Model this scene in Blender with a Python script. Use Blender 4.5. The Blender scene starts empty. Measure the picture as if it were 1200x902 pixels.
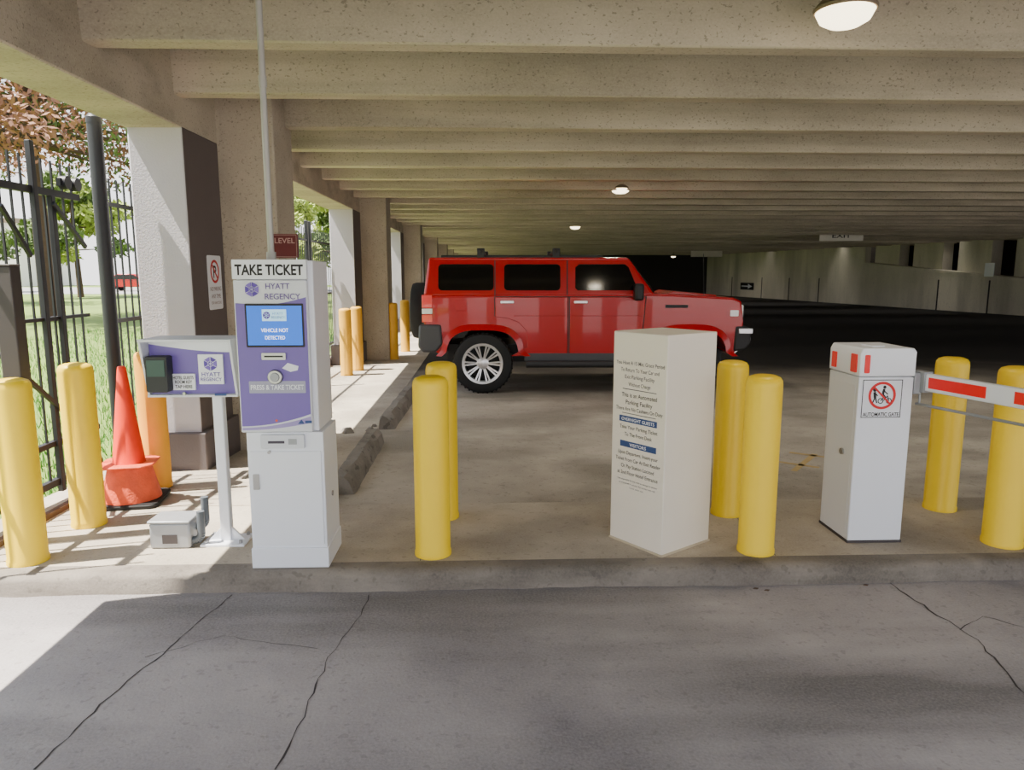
import bpy, bmesh, math, random
from mathutils import Vector, Matrix
rnd = random.Random(7)
C = bpy.context.scene.collection
R_ = math.radians
F = 850.0; PITCH = R_(8.8); YAW = R_(2.1); CAMZ = 1.5
FW = Vector((math.sin(YAW)*math.cos(PITCH), math.cos(YAW)*math.cos(PITCH), -math.sin(PITCH)))
RT = Vector((math.cos(YAW), -math.sin(YAW), 0))
UP = RT.cross(FW)
def ray(px, py): return RT*((px-600)/F) + UP*((451-py)/F) + FW
def at(px, py, z=0.0):
    d = ray(px, py); t = (z-CAMZ)/d.z
    return Vector((d.x*t, d.y*t, z))
def aty(px, py, Y):
    d = ray(px, py); t = Y/d.y
    return Vector((d.x*t, Y, CAMZ+d.z*t))
def atx(px, py, X):
    d = ray(px, py); t = X/d.x
    return Vector((X, d.y*t, CAMZ+d.z*t))

# ---------------------------------------------------------------- materials
def lin(c):
    r = []
    for v in c:
        v = v/255.0
        r.append(v/12.92 if v <= 0.04045 else ((v+0.055)/1.055)**2.4)
    return r
def mul(c, k): return (min(c[0]*k, 1), min(c[1]*k, 1), min(c[2]*k, 1), 1)
def mat(name, rgb, rough=.6, metal=0, var=.06, scale=4, bump=0, bscale=60, emit=0, coat=0, spec=.5):
    m = bpy.data.materials.new(name); m.use_nodes = True
    nt = m.node_tree; b = nt.nodes['Principled BSDF']; L = nt.links
    c = lin(rgb)
    tc = nt.nodes.new('ShaderNodeTexCoord')
    n = nt.nodes.new('ShaderNodeTexNoise'); n.inputs['Scale'].default_value = scale; n.inputs['Detail'].default_value = 5
    L.new(tc.outputs['Object'], n.inputs['Vector'])
    mx = nt.nodes.new('ShaderNodeMix'); mx.data_type = 'RGBA'
    mx.inputs[6].default_value = mul(c, 1-var); mx.inputs[7].default_value = mul(c, 1+var)
    L.new(n.outputs['Fac'], mx.inputs[0]); L.new(mx.outputs[2], b.inputs['Base Color'])
    b.inputs['Roughness'].default_value = rough; b.inputs['Metallic'].default_value = metal
    b.inputs['Specular IOR Level'].default_value = spec
    if coat: b.inputs['Coat Weight'].default_value = coat
    if emit:
        L.new(mx.outputs[2], b.inputs['Emission Color']); b.inputs['Emission Strength'].default_value = emit
    if bump:
        n2 = nt.nodes.new('ShaderNodeTexNoise'); n2.inputs['Scale'].default_value = bscale; n2.inputs['Detail'].default_value = 4
        L.new(tc.outputs['Object'], n2.inputs['Vector'])
        bp = nt.nodes.new('ShaderNodeBump'); bp.inputs['Strength'].default_value = bump; bp.inputs['Distance'].default_value = .02
        L.new(n2.outputs['Fac'], bp.inputs['Height']); L.new(bp.outputs['Normal'], b.inputs['Normal'])
    return m
def concrete(name, rgb, stain=.35, sscale=.7, pits=.5, pscale=22, rough=.85, stretch=(1,1,1), tint=None, grain=.12, far=None, streak=None, pth=.62, srng=(.48,.68)):
    m = bpy.data.materials.new(name); m.use_nodes = True
    nt = m.node_tree; b = nt.nodes['Principled BSDF']; L = nt.links
    c = lin(rgb); tcol = lin(tint) if tint else [x*(1-stain) for x in c]
    tc = nt.nodes.new('ShaderNodeTexCoord')
    mp = nt.nodes.new('ShaderNodeMapping'); mp.inputs['Scale'].default_value = stretch
    L.new(tc.outputs['Object'], mp.inputs['Vector'])
    def noise(s, det=6, r=.6, vec=None):
        n = nt.nodes.new('ShaderNodeTexNoise'); n.inputs['Scale'].default_value = s
        n.inputs['Detail'].default_value = det; n.inputs['Roughness'].default_value = r
        L.new(vec or mp.outputs['Vector'], n.inputs['Vector']); return n
    def ramp(n, a, bb):
        r = nt.nodes.new('ShaderNodeMapRange'); r.inputs['From Min'].default_value = a; r.inputs['From Max'].default_value = bb
        L.new(n if not hasattr(n,'outputs') else n.outputs['Fac'], r.inputs['Value']); return r
    def mix(f, A, B, scale=1):
        x = nt.nodes.new('ShaderNodeMix'); x.data_type = 'RGBA'
        if scale != 1:
            q = nt.nodes.new('ShaderNodeMath'); q.operation = 'MULTIPLY'; q.inputs[1].default_value = scale
            L.new(f, q.inputs[0]); f = q.outputs[0]
        L.new(f, x.inputs[0])
        for i, v in ((6, A), (7, B)):
            if isinstance(v, (tuple, list)): x.inputs[i].default_value = (v[0], v[1], v[2], 1)
            else: L.new(v, x.inputs[i])
        return x.outputs[2]
    big = ramp(noise(sscale), .38, .68)
    col = mix(big.outputs[0], tuple(c), tuple(tcol))
    mid = ramp(noise(sscale*5), .35, .7)
    col = mix(mid.outputs[0], col, tuple(x*.72 for x in c), .45)
    if streak:
        mp2 = nt.nodes.new('ShaderNodeMapping'); mp2.inputs['Scale'].default_value = streak[0]
        L.new(tc.outputs['Object'], mp2.inputs['Vector'])
        st = ramp(noise(1.0, 4, .55, mp2.outputs['Vector']), *srng)
        col = mix(st.outputs[0], col, tuple(x*streak[1] for x in c), streak[2])
    fine = ramp(noise(90, 3), .3, .7)
    col = mix(fine.outputs[0], col, tuple(x*1.35 for x in c), grain*2)
    pt = ramp(noise(pscale, 2, .5), pth, pth+.06)
    col = mix(pt.outputs[0], col, tuple(x*.3 for x in c), pits)
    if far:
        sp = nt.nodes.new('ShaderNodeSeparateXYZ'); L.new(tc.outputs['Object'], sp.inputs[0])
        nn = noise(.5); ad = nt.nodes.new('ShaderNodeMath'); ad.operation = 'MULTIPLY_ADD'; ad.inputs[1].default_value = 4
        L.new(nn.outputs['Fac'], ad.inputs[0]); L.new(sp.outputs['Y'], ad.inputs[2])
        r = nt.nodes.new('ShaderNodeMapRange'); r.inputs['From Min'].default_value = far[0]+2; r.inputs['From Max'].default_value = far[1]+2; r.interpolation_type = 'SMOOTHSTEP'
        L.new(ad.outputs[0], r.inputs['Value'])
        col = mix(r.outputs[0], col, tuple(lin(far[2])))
    L.new(col, b.inputs['Base Color']); b.inputs['Roughness'].default_value = rough
    b.inputs['Specular IOR Level'].default_value = .3
    bp = nt.nodes.new('ShaderNodeBump'); bp.inputs['Strength'].default_value = .25; bp.inputs['Distance'].default_value = .01
    L.new(noise(70, 4).outputs['Fac'], bp.inputs['Height']); L.new(bp.outputs['Normal'], b.inputs['Normal'])
    return m
M = dict(
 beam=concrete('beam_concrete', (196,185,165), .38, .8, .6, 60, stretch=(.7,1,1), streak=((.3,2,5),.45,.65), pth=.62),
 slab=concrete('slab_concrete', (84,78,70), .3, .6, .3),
 col=concrete('column_concrete', (184,173,155), .36, 1, .55, 55, streak=((3,3,.4),.5,.65), pth=.62),
 wallc=concrete('wall_concrete', (226,218,200), .4, .35, .2, stretch=(1,1,.35), streak=((.6,.6,.1),.4,.85)),
 road=concrete('driveway_concrete', (176,170,168), .5, .6, .25, 34, tint=(96,91,98), streak=((.22,1.1,1),.22,.85), srng=(.46,.62)),
 island=concrete('island_concrete', (190,179,161), .3, 1.2, .3, 26, tint=(132,122,110), streak=((1,1,1),.5,.7)),
 curb=concrete('curb_concrete', (138,130,120), .5, 2.0, .35, 22, tint=(84,77,72), streak=((1.2,4,8),.4,.8)),
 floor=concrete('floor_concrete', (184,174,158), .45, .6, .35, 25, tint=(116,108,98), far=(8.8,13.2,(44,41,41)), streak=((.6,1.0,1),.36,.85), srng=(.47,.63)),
 stop=concrete('stop_concrete', (142,136,128), .5, 3, .6, 14),
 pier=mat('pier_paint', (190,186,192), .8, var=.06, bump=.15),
 piershade=mat('pier_side_shade', (98,89,87), .8, var=.1, bump=.15),  # darker copy of the pier colour: shade painted onto its inner side
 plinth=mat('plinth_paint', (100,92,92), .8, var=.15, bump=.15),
 yellow=mat('bollard_yellow', (255,212,0), .42, var=.06, scale=3, bump=.05, bscale=12),
 yellow2=mat('bollard_yellow_faded', (246,170,40), .55, var=.14, scale=5, bump=.05),
 yellow3=mat('bollard_far', (226,170,50), .6, var=.12),
 orange=mat('cone_orange', (255,56,4), .45, var=.1, scale=6),
 orange2=mat('cone_collar', (220,84,46), .6, var=.35, scale=14, bump=.3),
 rubber=mat('rubber', (26,26,27), .75, var=.2, bump=.1),
 white=mat('white_paint', (234,237,244), .35, var=.03, scale=2),
 cab=mat('cabinet_grey', (214,217,224), .4, var=.03, scale=2),
 cab2=mat('cabinet_light', (232,235,242), .4, var=.02, scale=2),
 cream=mat('sign_box_cream', (234,226,211), .55, var=.05, scale=3, bump=.1, bscale=150),
 purple=mat('purple', (114,94,172), .4, var=.03),
 lilac=mat('lilac', (156,142,196), .4, var=.02),
 deep=mat('logo_purple', (84,56,158), .4, var=.02),
 deep2=mat('logo_violet', (122,96,190), .4, var=.02),
 black=mat('black', (16,16,17), .5, var=.1),
 ink=mat('ink', (22,20,24), .6, var=.02),
 greyink=mat('grey_ink', (70,64,76), .6, var=.02),
 mauve=mat('mauve_ink', (108,90,150), .6, var=.02),
 blue=mat('screen_blue', (10,100,215), .25, var=.03, emit=.8),
 navy=mat('navy', (40,70,125), .5, var=.03),
 scrtext=mat('screen_text', (235,245,255), .3, var=.01, emit=1.6),
 barcol=mat('bar_grey', (160,160,182), .5, var=.03),
 steel=mat('steel', (170,170,172), .3, 1, var=.1),
 gsteel=mat('galvanised', (158,161,165), .5, .5, var=.12, scale=20),
 conduit=mat('conduit_grey', (176,174,170), .5, .2, var=.06),
 dconduit=mat('dark_conduit', (84,90,96), .5, var=.1),
 iron=mat('iron', (30,31,37), .5, var=.1),
 iron2=mat('dark_post', (66,60,60), .7, var=.15),
 red=mat('car_red', (182,0,10), .25, var=.02, coat=.6, spec=.35),
 redflat=mat('reflector_red', (225,20,20), .3, var=.1, emit=.15),
 lampred=mat('tail_red', (225,40,40), .15, var=.05, coat=1, emit=.2),
 darkred=mat('sign_red', (92,20,22), .6, var=.05),
 glass=mat('car_glass', (6,6,8), .08, var=.02, spec=.5),
 trim=mat('car_trim', (34,34,36), .55, var=.08),
 clad=mat('car_grey', (66,67,70), .45, var=.05),
 chrome=mat('chrome', (232,232,236), .28, .75, var=.06),
 lens=mat('lens', (235,235,235), .1, var=.02, coat=1),
 lamp=mat('lamp_diffuser', (255,238,200), .5, var=.01, emit=5),
 fixture=mat('fixture', (120,104,84), .5, var=.05),
 joint=mat('joint_dark', (62,57,57), .9, var=.2),
 paintline=mat('worn_line', (176,150,96), .8, var=.2, scale=12),
 bark=mat('bark', (78,60,48), .95, var=.3, scale=9, bump=.5, bscale=14),
 leafb=mat('dry_needles', (136,94,70), .8, var=.35, scale=.8),
 leafg=mat('leaf_green', (88,108,52), .8, var=.35, scale=.6),
 leafy=mat('leaf_bright', (150,164,76), .8, var=.3, scale=.6),
 lawn=mat('lawn', (108,130,52), .95, var=.35, scale=.4, bump=.4, bscale=20),
 blade=mat('grass_blades', (80,132,46), .8, var=.35, scale=2),
 street=mat('street', (150,148,145), .9, var=.1),
 bldg=mat('far_wall', (226,222,212), .8, var=.06, scale=.5),
 wood=mat('kerb_brown', (92,74,60), .9, var=.25, scale=6),
)

# ---------------------------------------------------------------- mesh builder
class MB:
    def __init__(s, o=(0,0,0)):
        s.v = []; s.f = []; s.m = []; s.M = Matrix.Translation(-Vector(o))
    def add(s, vs, fs, m=0):
        n = len(s.v); s.v += [tuple(s.M @ Vector(v)) for v in vs]
        for i, f in enumerate(fs): s.f.append([n+j for j in f]); s.m.append(m[i] if isinstance(m,(list,tuple)) else m)
    def box(s, x0, x1, y0, y1, z0, z1, m=0):
        s.add([(x,y,z) for z in (z0,z1) for y in (y0,y1) for x in (x0,x1)],
              [(0,2,3,1),(4,5,7,6),(0,1,5,4),(2,6,7,3),(0,4,6,2),(1,3,7,5)], m)
    def tube(s, p0, p1, r0, r1=None, n=16, m=0, caps=True):
        if r1 is None: r1 = r0
        p0 = Vector(p0); p1 = Vector(p1); d = (p1-p0).normalized()
        a = d.orthogonal().normalized(); b = d.cross(a)
        vs = []
        for p, r in ((p0,r0),(p1,r1)):
            for i in range(n):
                t = 2*math.pi*i/n; vs.append(p+(a*math.cos(t)+b*math.sin(t))*r)
        fs = [(i,(i+1)%n,n+(i+1)%n,n+i) for i in range(n)]
        if caps: fs += [tuple(range(n))[::-1], tuple(range(n,2*n))]
        s.add(vs, fs, m)
    def path(s, pts, r, n=10, m=0):
        for a, b in zip(pts[:-1], pts[1:]): s.tube(a, b, r, r, n, m)
    def bar(s, p0, p1, w, h, m=0, up=(0,0,1)):
        p0 = Vector(p0); p1 = Vector(p1); d = (p1-p0).normalized(); up = Vector(up)
        a = d.cross(up).normalized(); b = a.cross(d)
        vs = [p+a*(sx*w/2)+b*(sz*h/2) for p in (p0,p1) for sx, sz in ((-1,-1),(1,-1),(1,1),(-1,1))]
        s.add(vs, [(0,1,2,3),(7,6,5,4),(0,4,5,1),(1,5,6,2),(2,6,7,3),(3,7,4,0)], m)
    def lathe(s, prof, n=32, m=0, mi=None, T=None):
        vs = []; k = len(prof)
        for i in range(n):
            t = 2*math.pi*i/n
            for r, z in prof:
                p = Vector((r*math.cos(t), r*math.sin(t), z)); vs.append(T @ p if T else p)
        for i in range(n):
            j = (i+1) % n
            for q in range(k-1):
                s.add([vs[i*k+q], vs[j*k+q], vs[j*k+q+1], vs[i*k+q+1]], [(0,1,2,3)], mi[q] if mi else m)
    def prism(s, pts, a0, a1, m=0, plane='xz', cap=None):
        n = len(pts)
        def P(p, a): return (p[0],a,p[1]) if plane == 'xz' else ((a,p[0],p[1]) if plane == 'yz' else (p[0],p[1],a))
        vs = [P(p,a0) for p in pts]+[P(p,a1) for p in pts]
        cm = m if cap is None else cap
        s.add(vs, [tuple(range(n))[::-1], tuple(range(n,2*n))], cm)
        k = len(s.v)-2*n
        for i in range(n):
            j = (i+1) % n; s.f.append([k+i,k+j,k+n+j,k+n+i]); s.m.append(m)
    def build(s, name, mats, parent=None, bevel=0, seg=2, ang=35, label=None, weld=True):
        if not isinstance(mats, (list,tuple)): mats = [mats]
        bm = bmesh.new(); vs = [bm.verts.new(v) for v in s.v]
        for f, mi in zip(s.f, s.m):
            try:
                fa = bm.faces.new([vs[i] for i in f]); fa.material_index = mi; fa.smooth = True
            except ValueError: pass
        if weld:
            bmesh.ops.remove_doubles(bm, verts=bm.verts, dist=1e-5)
            bmesh.ops.recalc_face_normals(bm, faces=bm.faces)
        me = bpy.data.meshes.new(name); bm.to_mesh(me); bm.free()
        for mm in mats: me.materials.append(mm)
        try: me.set_sharp_from_angle(angle=R_(ang))
        except Exception: pass
        o = bpy.data.objects.new(name, me); C.objects.link(o)
        if parent: o.parent = parent
        if bevel:
            bv = o.modifiers.new('bevel','BEVEL'); bv.width = bevel; bv.segments = seg; bv.limit_method = 'ANGLE'; bv.angle_limit = R_(40)
        if label: o['label'] = label
        return o
def thing(name, label, cat, loc=(0,0,0), rz=0, group=None):
    o = bpy.data.objects.new(name, None); C.objects.link(o); o.location = loc; o.rotation_euler = (0,0,rz)
    o.empty_display_size = .1
    o['label'] = label; o['category'] = cat
    if group: o['group'] = group
    return o
def tag(o, label, cat, group=None, kind=None):
    o['label'] = label; o['category'] = cat
    if group: o['group'] = group
    if kind: o['kind'] = kind
    return o
def struct(o): o['kind'] = 'structure'; return o
def lettering(lines, m, parent, y, name='lettering', T=None, bold=0.0, th=.0008):
    """lines: (text, cx, cz, height, width or None); drawn in the local xz plane facing -y"""
    bm = bmesh.new()
    for (tx, cx, cz, h, w) in lines:
        cu = bpy.data.curves.new('t','FONT'); cu.body = tx; cu.size = 1; cu.align_x = 'CENTER'; cu.offset = bold
        ob = bpy.data.objects.new('t', cu); C.objects.link(ob)
        me = bpy.data.meshes.new_from_object(ob)
        bpy.data.objects.remove(ob); bpy.data.curves.remove(cu)
        if not me.vertices: continue
        xs = [v.co.x for v in me.vertices]
        x0, x1 = min(xs), max(xs)
        k = h/.72
        kx = (w/(x1-x0)) if w else k
        n0 = len(bm.verts)
        bm.from_mesh(me); bm.verts.ensure_lookup_table()
        for v in bm.verts[n0:]:
            v.co = Vector(((v.co.x-(x0+x1)/2)*kx+cx, y, (v.co.y-.36)*k+cz))
        bpy.data.meshes.remove(me)
    if T:
        for v in bm.verts: v.co = T @ v.co
    me = bpy.data.meshes.new(name); bm.to_mesh(me); bm.free(); me.materials.append(m)
    o = bpy.data.objects.new(name, me); C.objects.link(o)
    if parent: o.parent = parent
    return o
def rrect(x0, x1, z0, z1, r, n=5):
    pts = []
    for cx, cz, a in ((x1-r,z1-r,0),(x0+r,z1-r,90),(x0+r,z0+r,180),(x1-r,z0+r,270)):
        for i in range(n+1):
            t = R_(a+90*i/n); pts.append((cx+r*math.cos(t), cz+r*math.sin(t)))
    return pts
def ring(mb, cx, cz, r0, r1, y0, y1, n=32, m=0, a0=0, a1=360):
    for i in range(n):
        t0 = R_(a0+(a1-a0)*i/n); t1 = R_(a0+(a1-a0)*(i+1)/n)
        q = [(cx+r0*math.cos(t0),cz+r0*math.sin(t0)),(cx+r1*math.cos(t0),cz+r1*math.sin(t0)),(cx+r1*math.cos(t1),cz+r1*math.sin(t1)),(cx+r0*math.cos(t1),cz+r0*math.sin(t1))]
        mb.add([(a,y0,b) for a,b in q]+[(a,y1,b) for a,b in q], [(0,1,2,3),(4,5,6,7),(1,2,6,5),(0,3,7,4)], m)
def logo_mark(mb, cx, cz, r, y):
    P = lambda rr, a: (cx+rr*math.cos(R_(a)), cz+rr*math.sin(R_(a)))
    for k in range(6):
        a = 60*k+30
        mb.prism([P(r*.44,a+4),P(r*.99,a+2.5),P(r*.90,a+30),P(r*.99,a+57.5),P(r*.44,a+56)], y, y+.0006, k % 2)
        mb.prism([P(r*.06,a+30),P(r*.38,a+4),P(r*.38,a+56)], y, y+.0006, (k+1) % 2)

FZ = -.10   # driveway / garage floor level, island top is 0
# ---------------------------------------------------------------- setting
CY = 3.52
b = MB(); b.box(-3.0, 60, -14, CY+.03, FZ-.3, FZ); road = struct(b.build('driveway', M['road']))
def strip(name, pts, w, z, m, parent=None, jitter=0):
    P = []
    for a, c in zip(pts[:-1], pts[1:]):
        n = max(1, int((c-a).length/.05)) if jitter else 1
        for i in range(n):
            q = a.lerp(c, i/n)
            if jitter and (i or P): q = q+Vector((rnd.uniform(-jitter,jitter), rnd.uniform(-jitter,jitter), 0))
            P.append(q)
    P.append(pts[-1]); mb = MB(); vs = []
    for i, p in enumerate(P):
        d = (P[min(i+1,len(P)-1)]-P[max(i-1,0)]).normalized(); nn = Vector((-d.y,d.x,0))
        ww = w*(rnd.uniform(.3,1.4) if jitter else 1)
        vs += [(p.x+nn.x*ww/2,p.y+nn.y*ww/2,z),(p.x-nn.x*ww/2,p.y-nn.y*ww/2,z)]
    mb.add(vs, [(2*i,2*i+1,2*i+3,2*i+2) for i in range(len(P)-1)])
    return mb.build(name, m, parent, weld=False)
cr = [[(272,697),(215,745),(130,815),(40,902)], [(432,697),(425,720),(385,770),(360,830),(322,902)],
      [(1040,681),(1090,715),(1145,750),(1200,812)], [(1125,738),(1150,722),(1200,735)], [(170,770),(260,745),(372,760)]]
for i, c in enumerate(cr):
    strip('crack', [at(x,y,FZ) for x,y in c], (.006,.006,.007,.004,.003)[i], FZ+.0015, M['joint'], road, .009)
b = MB(); b.box(-3.0, 14, CY+.12, 4.62, FZ-.3, 0); struct(b.build('trim_1', M['island'], bevel=.01))
# walkway: ramps gently from island height down to the garage floor
b = MB(); b.add([(-3.0,4.62,0),(-1.13,4.62,0),(-1.13,7.2,FZ+.004),(-3.0,7.2,FZ+.004),(-3.0,4.62,-.4),(-1.13,4.62,-.4),(-1.13,7.2,-.4),(-3.0,7.2,-.4)],
   [(0,1,2,3),(4,7,6,5),(0,4,5,1),(1,5,6,2),(2,6,7,3),(3,7,4,0)]); struct(b.build('trim_2', M['island']))
b = MB(); b.box(-3.0, -1.13, 7.2, 54, FZ-.3, FZ+.004); struct(b.build('trim_3', M['island']))
# worn kerb with an irregular edge
b = MB(); n = 240; vs = []
for i in range(n+1):
    x = -3+17*i/n; e = rnd.uniform(-.006,.006)+.008*math.sin(x*3.1); c = rnd.uniform(.0,.012)
    if rnd.random() < .07: c += .015
    vs += [(x,CY-.012+e,FZ-.1),(x,CY-.008+e,-.022-c),(x,CY+.012+c+e,-.004),(x,CY+.06,.001),(x,CY+.125,.001),(x,CY+.13,-.05)]
fs = []
for i in range(n):
    for k in range(5): fs.append((6*i+k,6*i+k+1,6*i+6+k+1,6*i+6+k))
b.add(vs, fs); struct(b.build('trim_4', M['curb'], weld=False, ang=60))
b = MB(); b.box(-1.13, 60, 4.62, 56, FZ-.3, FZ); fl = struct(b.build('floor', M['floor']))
for pts, w in (([(905,540),(960,548)],.05), ([(925,530),(985,538)],.05), ([(930,552),(955,532)],.05)):
    strip('worn_paint', [at(x,y,FZ) for x,y in pts], w, FZ+.002, M['paintline'], fl)
for x in (-.35, 1.55, 3.4): strip('joint', [Vector((x,CY+.13,0)), Vector((x,4.6,0))], .004, .0012, M['joint'], bpy.data.objects['trim_1'])

# ceiling
XL = -2.22; ZB = 2.78; ZS = 3.36
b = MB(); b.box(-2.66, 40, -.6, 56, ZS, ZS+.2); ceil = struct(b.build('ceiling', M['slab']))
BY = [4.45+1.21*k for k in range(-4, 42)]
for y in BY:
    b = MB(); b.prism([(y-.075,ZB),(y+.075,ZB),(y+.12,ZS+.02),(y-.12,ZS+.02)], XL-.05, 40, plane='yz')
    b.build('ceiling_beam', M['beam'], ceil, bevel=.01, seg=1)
b = MB(); b.box(-2.66, -2.24, 3.25, 56, 2.56, ZS+.3); struct(b.build('trim_5', M['beam'], bevel=.012))
b = MB(); b.box(-2.66, -2.24, -1.2, 3.25, 1.50, ZS+.3); struct(b.build('sun_block_girder', M['beam'], bevel=.012))  # unseen girder span, made deeper to keep sun off the driveway

# columns
PY = [5.68+7.02*k for k in range(7)]
cl = ['nearest grey painted pier with beige concrete column, behind the ticket machine',
      'second grey painted pier, beside the rear of the red vehicle',
      'third pier down the open side, behind the rear wheel of red vehicle',
      'fourth pier down the open side, seen small behind the red vehicle',
      'fifth pier down the open side', 'sixth pier down the open side', 'farthest pier down the open side']
for k, y in enumerate(PY):
    t = thing('concrete_column', cl[k], 'column', (-2.3,y+.6,-.1), 0, 'columns along the open side')
    o = (-2.3,y+.6,-.1)
    b = MB(o); b.box(-2.64,-2.235,y,y+.72,-.1,2.57,[0,0,0,0,0,1]); b.build('painted_pier', [M['pier'],M['piershade']], t, bevel=.012)
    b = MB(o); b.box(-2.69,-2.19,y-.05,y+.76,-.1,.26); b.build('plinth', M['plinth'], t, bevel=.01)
    b = MB(o); b.box(-2.30,-1.77,y+.72,y+1.32,-.1,ZS); b.build('concrete_shaft', M['col'], t, bevel=.015)

# far and right walls
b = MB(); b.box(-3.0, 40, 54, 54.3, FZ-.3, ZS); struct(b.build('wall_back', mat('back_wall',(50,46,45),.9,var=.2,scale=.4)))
A = at(1200,370,FZ); B = at(830,345,FZ); D = (B-A); L = D.length; D.normalize()
wn = Vector((-D.y, D.x, 0)); 
if wn.x < 0: wn = -wn
def wpoly(name, seq, off, th, m, parent=None):
    mb = MB(); pts = [(s,z0) for s,z0,z1 in seq]+[(s,z1) for s,z0,z1 in reversed(seq)]
    vs = []
    for o_ in (off, off+th):
        for s_, z in pts:
            p = A+D*s_+wn*o_; vs.append((p.x,p.y,z))
    n = len(pts)
    mb.add(vs, [tuple(range(n)), tuple(range(n,2*n))]+[(i,(i+1)%n,n+(i+1)%n,n+i) for i in range(n)])
    return mb.build(name, m, parent)
def spar(px, py=330):
    d = ray(px, py); d2 = Vector((d.x,d.y,0))
    det = d2.x*(-D.y)-d2.y*(-D.x)
    t = (A.x*(-D.y)-A.y*(-D.x))/det
    return (Vector((d2.x*t,d2.y*t,0))-Vector((A.x,A.y,0))).dot(D)
s1 = spar(1012)
wr = struct(wpoly('wall_right', [(-16,FZ,.6),(0,FZ,1.18),(s1,FZ,1.9),(s1+.02,FZ,ZS),(L+3,FZ,ZS)], 0, .3, M['wallc']))
for pa, pb in ((1016,1044),(1060,1094),(1112,1150),(1178,1225)):
    sa, sb = spar(pa), spar(pb)
    wpoly('wall_pillar', [(sb,.9,ZS),(sa,.9,ZS)], .35, .5, M['wallc'], wr)
for px in (858, 893, 925, 960, 1100, 1160):
    s_ = spar(px); wpoly('wall_joint', [(s_-.03,FZ,1.2),(s_+.03,FZ,1.2)], -.02, .03, M['joint'], wr)
wpoly('wall_outer', [(-16,FZ,ZS),(L,FZ,ZS)], 1.6, .3, mat('outer_dark',(70,64,58),.9,var=.2,scale=.5))['kind'] = 'structure'
wpoly('wall_ledge', [(-16,.5,.62),(0,1.16,1.28),(s1,1.88,2.0)], -.06, .5, M['wallc'], wr)
def wallsign(name, label, px0, px1, py0, py1, m):
    s0, s2 = spar(px0), spar(px1)
    def zz(px, py, s_):
        p = A+D*s_; d = ray(px,py); t = (p.x*d.x+p.y*d.y)/(d.x**2+d.y**2); return CAMZ+d.z*t
    z1 = zz(px0,py0,s0); z0 = zz(px0,py1,s0)
    c = A+D*((s0+s2)/2)-wn*.05
    w = abs(s2-s0)
    ang = math.atan2(-D.y, -D.x)
    t = thing(name, label, 'sign', (c.x,c.y,(z0+z1)/2), ang)
    b = MB(); b.box(-w/2,w/2,-.015,.015,-(z1-z0)/2,(z1-z0)/2); b.build('board', m, t)
    return t, w, z1-z0
t, w, h = wallsign('arrow_sign', 'small black arrow sign on the far concrete wall', 869, 884, 331, 339, M['black'])
b = MB(); b.prism([(-w*.4,-.04),(w*.1,-.04),(w*.1,-h*.35),(w*.42,0),(w*.1,h*.35),(w*.1,.04),(-w*.4,.04)], -.025, -.016); b.build('arrow', M['white'], t)
wallsign('wall_plate', 'small white plate on the right wall near its ledge', 1154, 1165, 308, 324, M['white'])

# ---------------------------------------------------------------- outside
b = MB(); b.box(-160, -3.0, -14, 95, -.5, -.07); struct(b.build('ground', M['lawn']))
b = MB(); b.box(-160, 160, -80, -14, -.5, -.11); struct(b.build('ground', M['street']))
b = MB(); b.box(-160, -8, 55, 80, -.4, -.05); struct(b.build('ground', M['street']))
b = MB(); b.box(-2.735, -2.69, 2.6, 40, -.15, .035); tag(b.build('kerb', M['wood'], bevel=.01), 'low dark brown kerb along the foot of the iron fence', 'kerb')
b = MB()
for i in range(26000):
    y = 2.2+18*rnd.random()**1.5; x = -3.1-8*rnd.random()**1.5; hh = rnd.uniform(.05,.14); a = rnd.random()*6.28; w = .006
    dx, dy = rnd.uniform(-.04,.04), rnd.uniform(-.04,.04)
    b.add([(x-w*math.cos(a),y-w*math.sin(a),-.07),(x+w*math.cos(a),y+w*math.sin(a),-.07),(x+dx,y+dy,-.07+hh)], [(0,1,2)])
tag(b.build('grass', M['blade'], weld=False), 'green grass blades growing beyond the iron fence', 'grass', kind='stuff')

def leafcloud(mb, c, r, n, size, m=0, flat=1.0):
    for i in range(n):
        while True:
            d = Vector((rnd.uniform(-1,1),rnd.uniform(-1,1),rnd.uniform(-1,1)))
            if .15 < d.length < 1: break
        p = Vector(c)+Vector((d.x*r[0],d.y*r[1],d.z*r[2]))
        u = Vector((rnd.gauss(0,1),rnd.gauss(0,1),rnd.gauss(0,1)*flat)).normalized()*size*rnd.uniform(.6,1.4)
        w = u.orthogonal().normalized()*size*rnd.uniform(.25,.5)
        mb.add([p-u,p+w,p+u,p-w], [(0,1,2,3)], m)
def tree(name, label, cat, x, y, h, r, z0, n, size, mats, trunk_r=.2, group=None, k=26, droop=0, br=.22):
    t = thing(name, label, cat, (x,y,-.08), 0, group)
    b = MB(); b.tube((0,0,0),(rnd.uniform(-.2,.2),0,h*.85), trunk_r, trunk_r*.35, 10)
    cs = []
    for i in range(k):
        a = rnd.random()*6.28; zz = z0+(h-z0)*rnd.random(); rr = r*(1-.55*(zz-z0)/(h-z0))*rnd.uniform(.35,1)
        c = Vector((rr*math.cos(a),rr*math.sin(a),zz-droop*rr)); cs.append(c)
        b.tube((0,0,min(zz-.1,h*.8)), c, trunk_r*br, .02, 5)
    b.build('trunk', M['bark'], t)
    f = MB()
    for c in cs: leafcloud(f, c, (r*.26,r*.26,r*.16), n//k, size, rnd.choice(range(len(mats))))
    f.build('foliage', mats, t, weld=False)
tree('pine_tree', 'tall pine with browned needles behind the iron gate', 'tree', -14.3, 24.5, 13, 6.4, 5.5, 30000, .12, [M['leafb'],M['leafb'],M['leafb'],M['leafg']], .3, k=110, droop=.1, br=.35)
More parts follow.
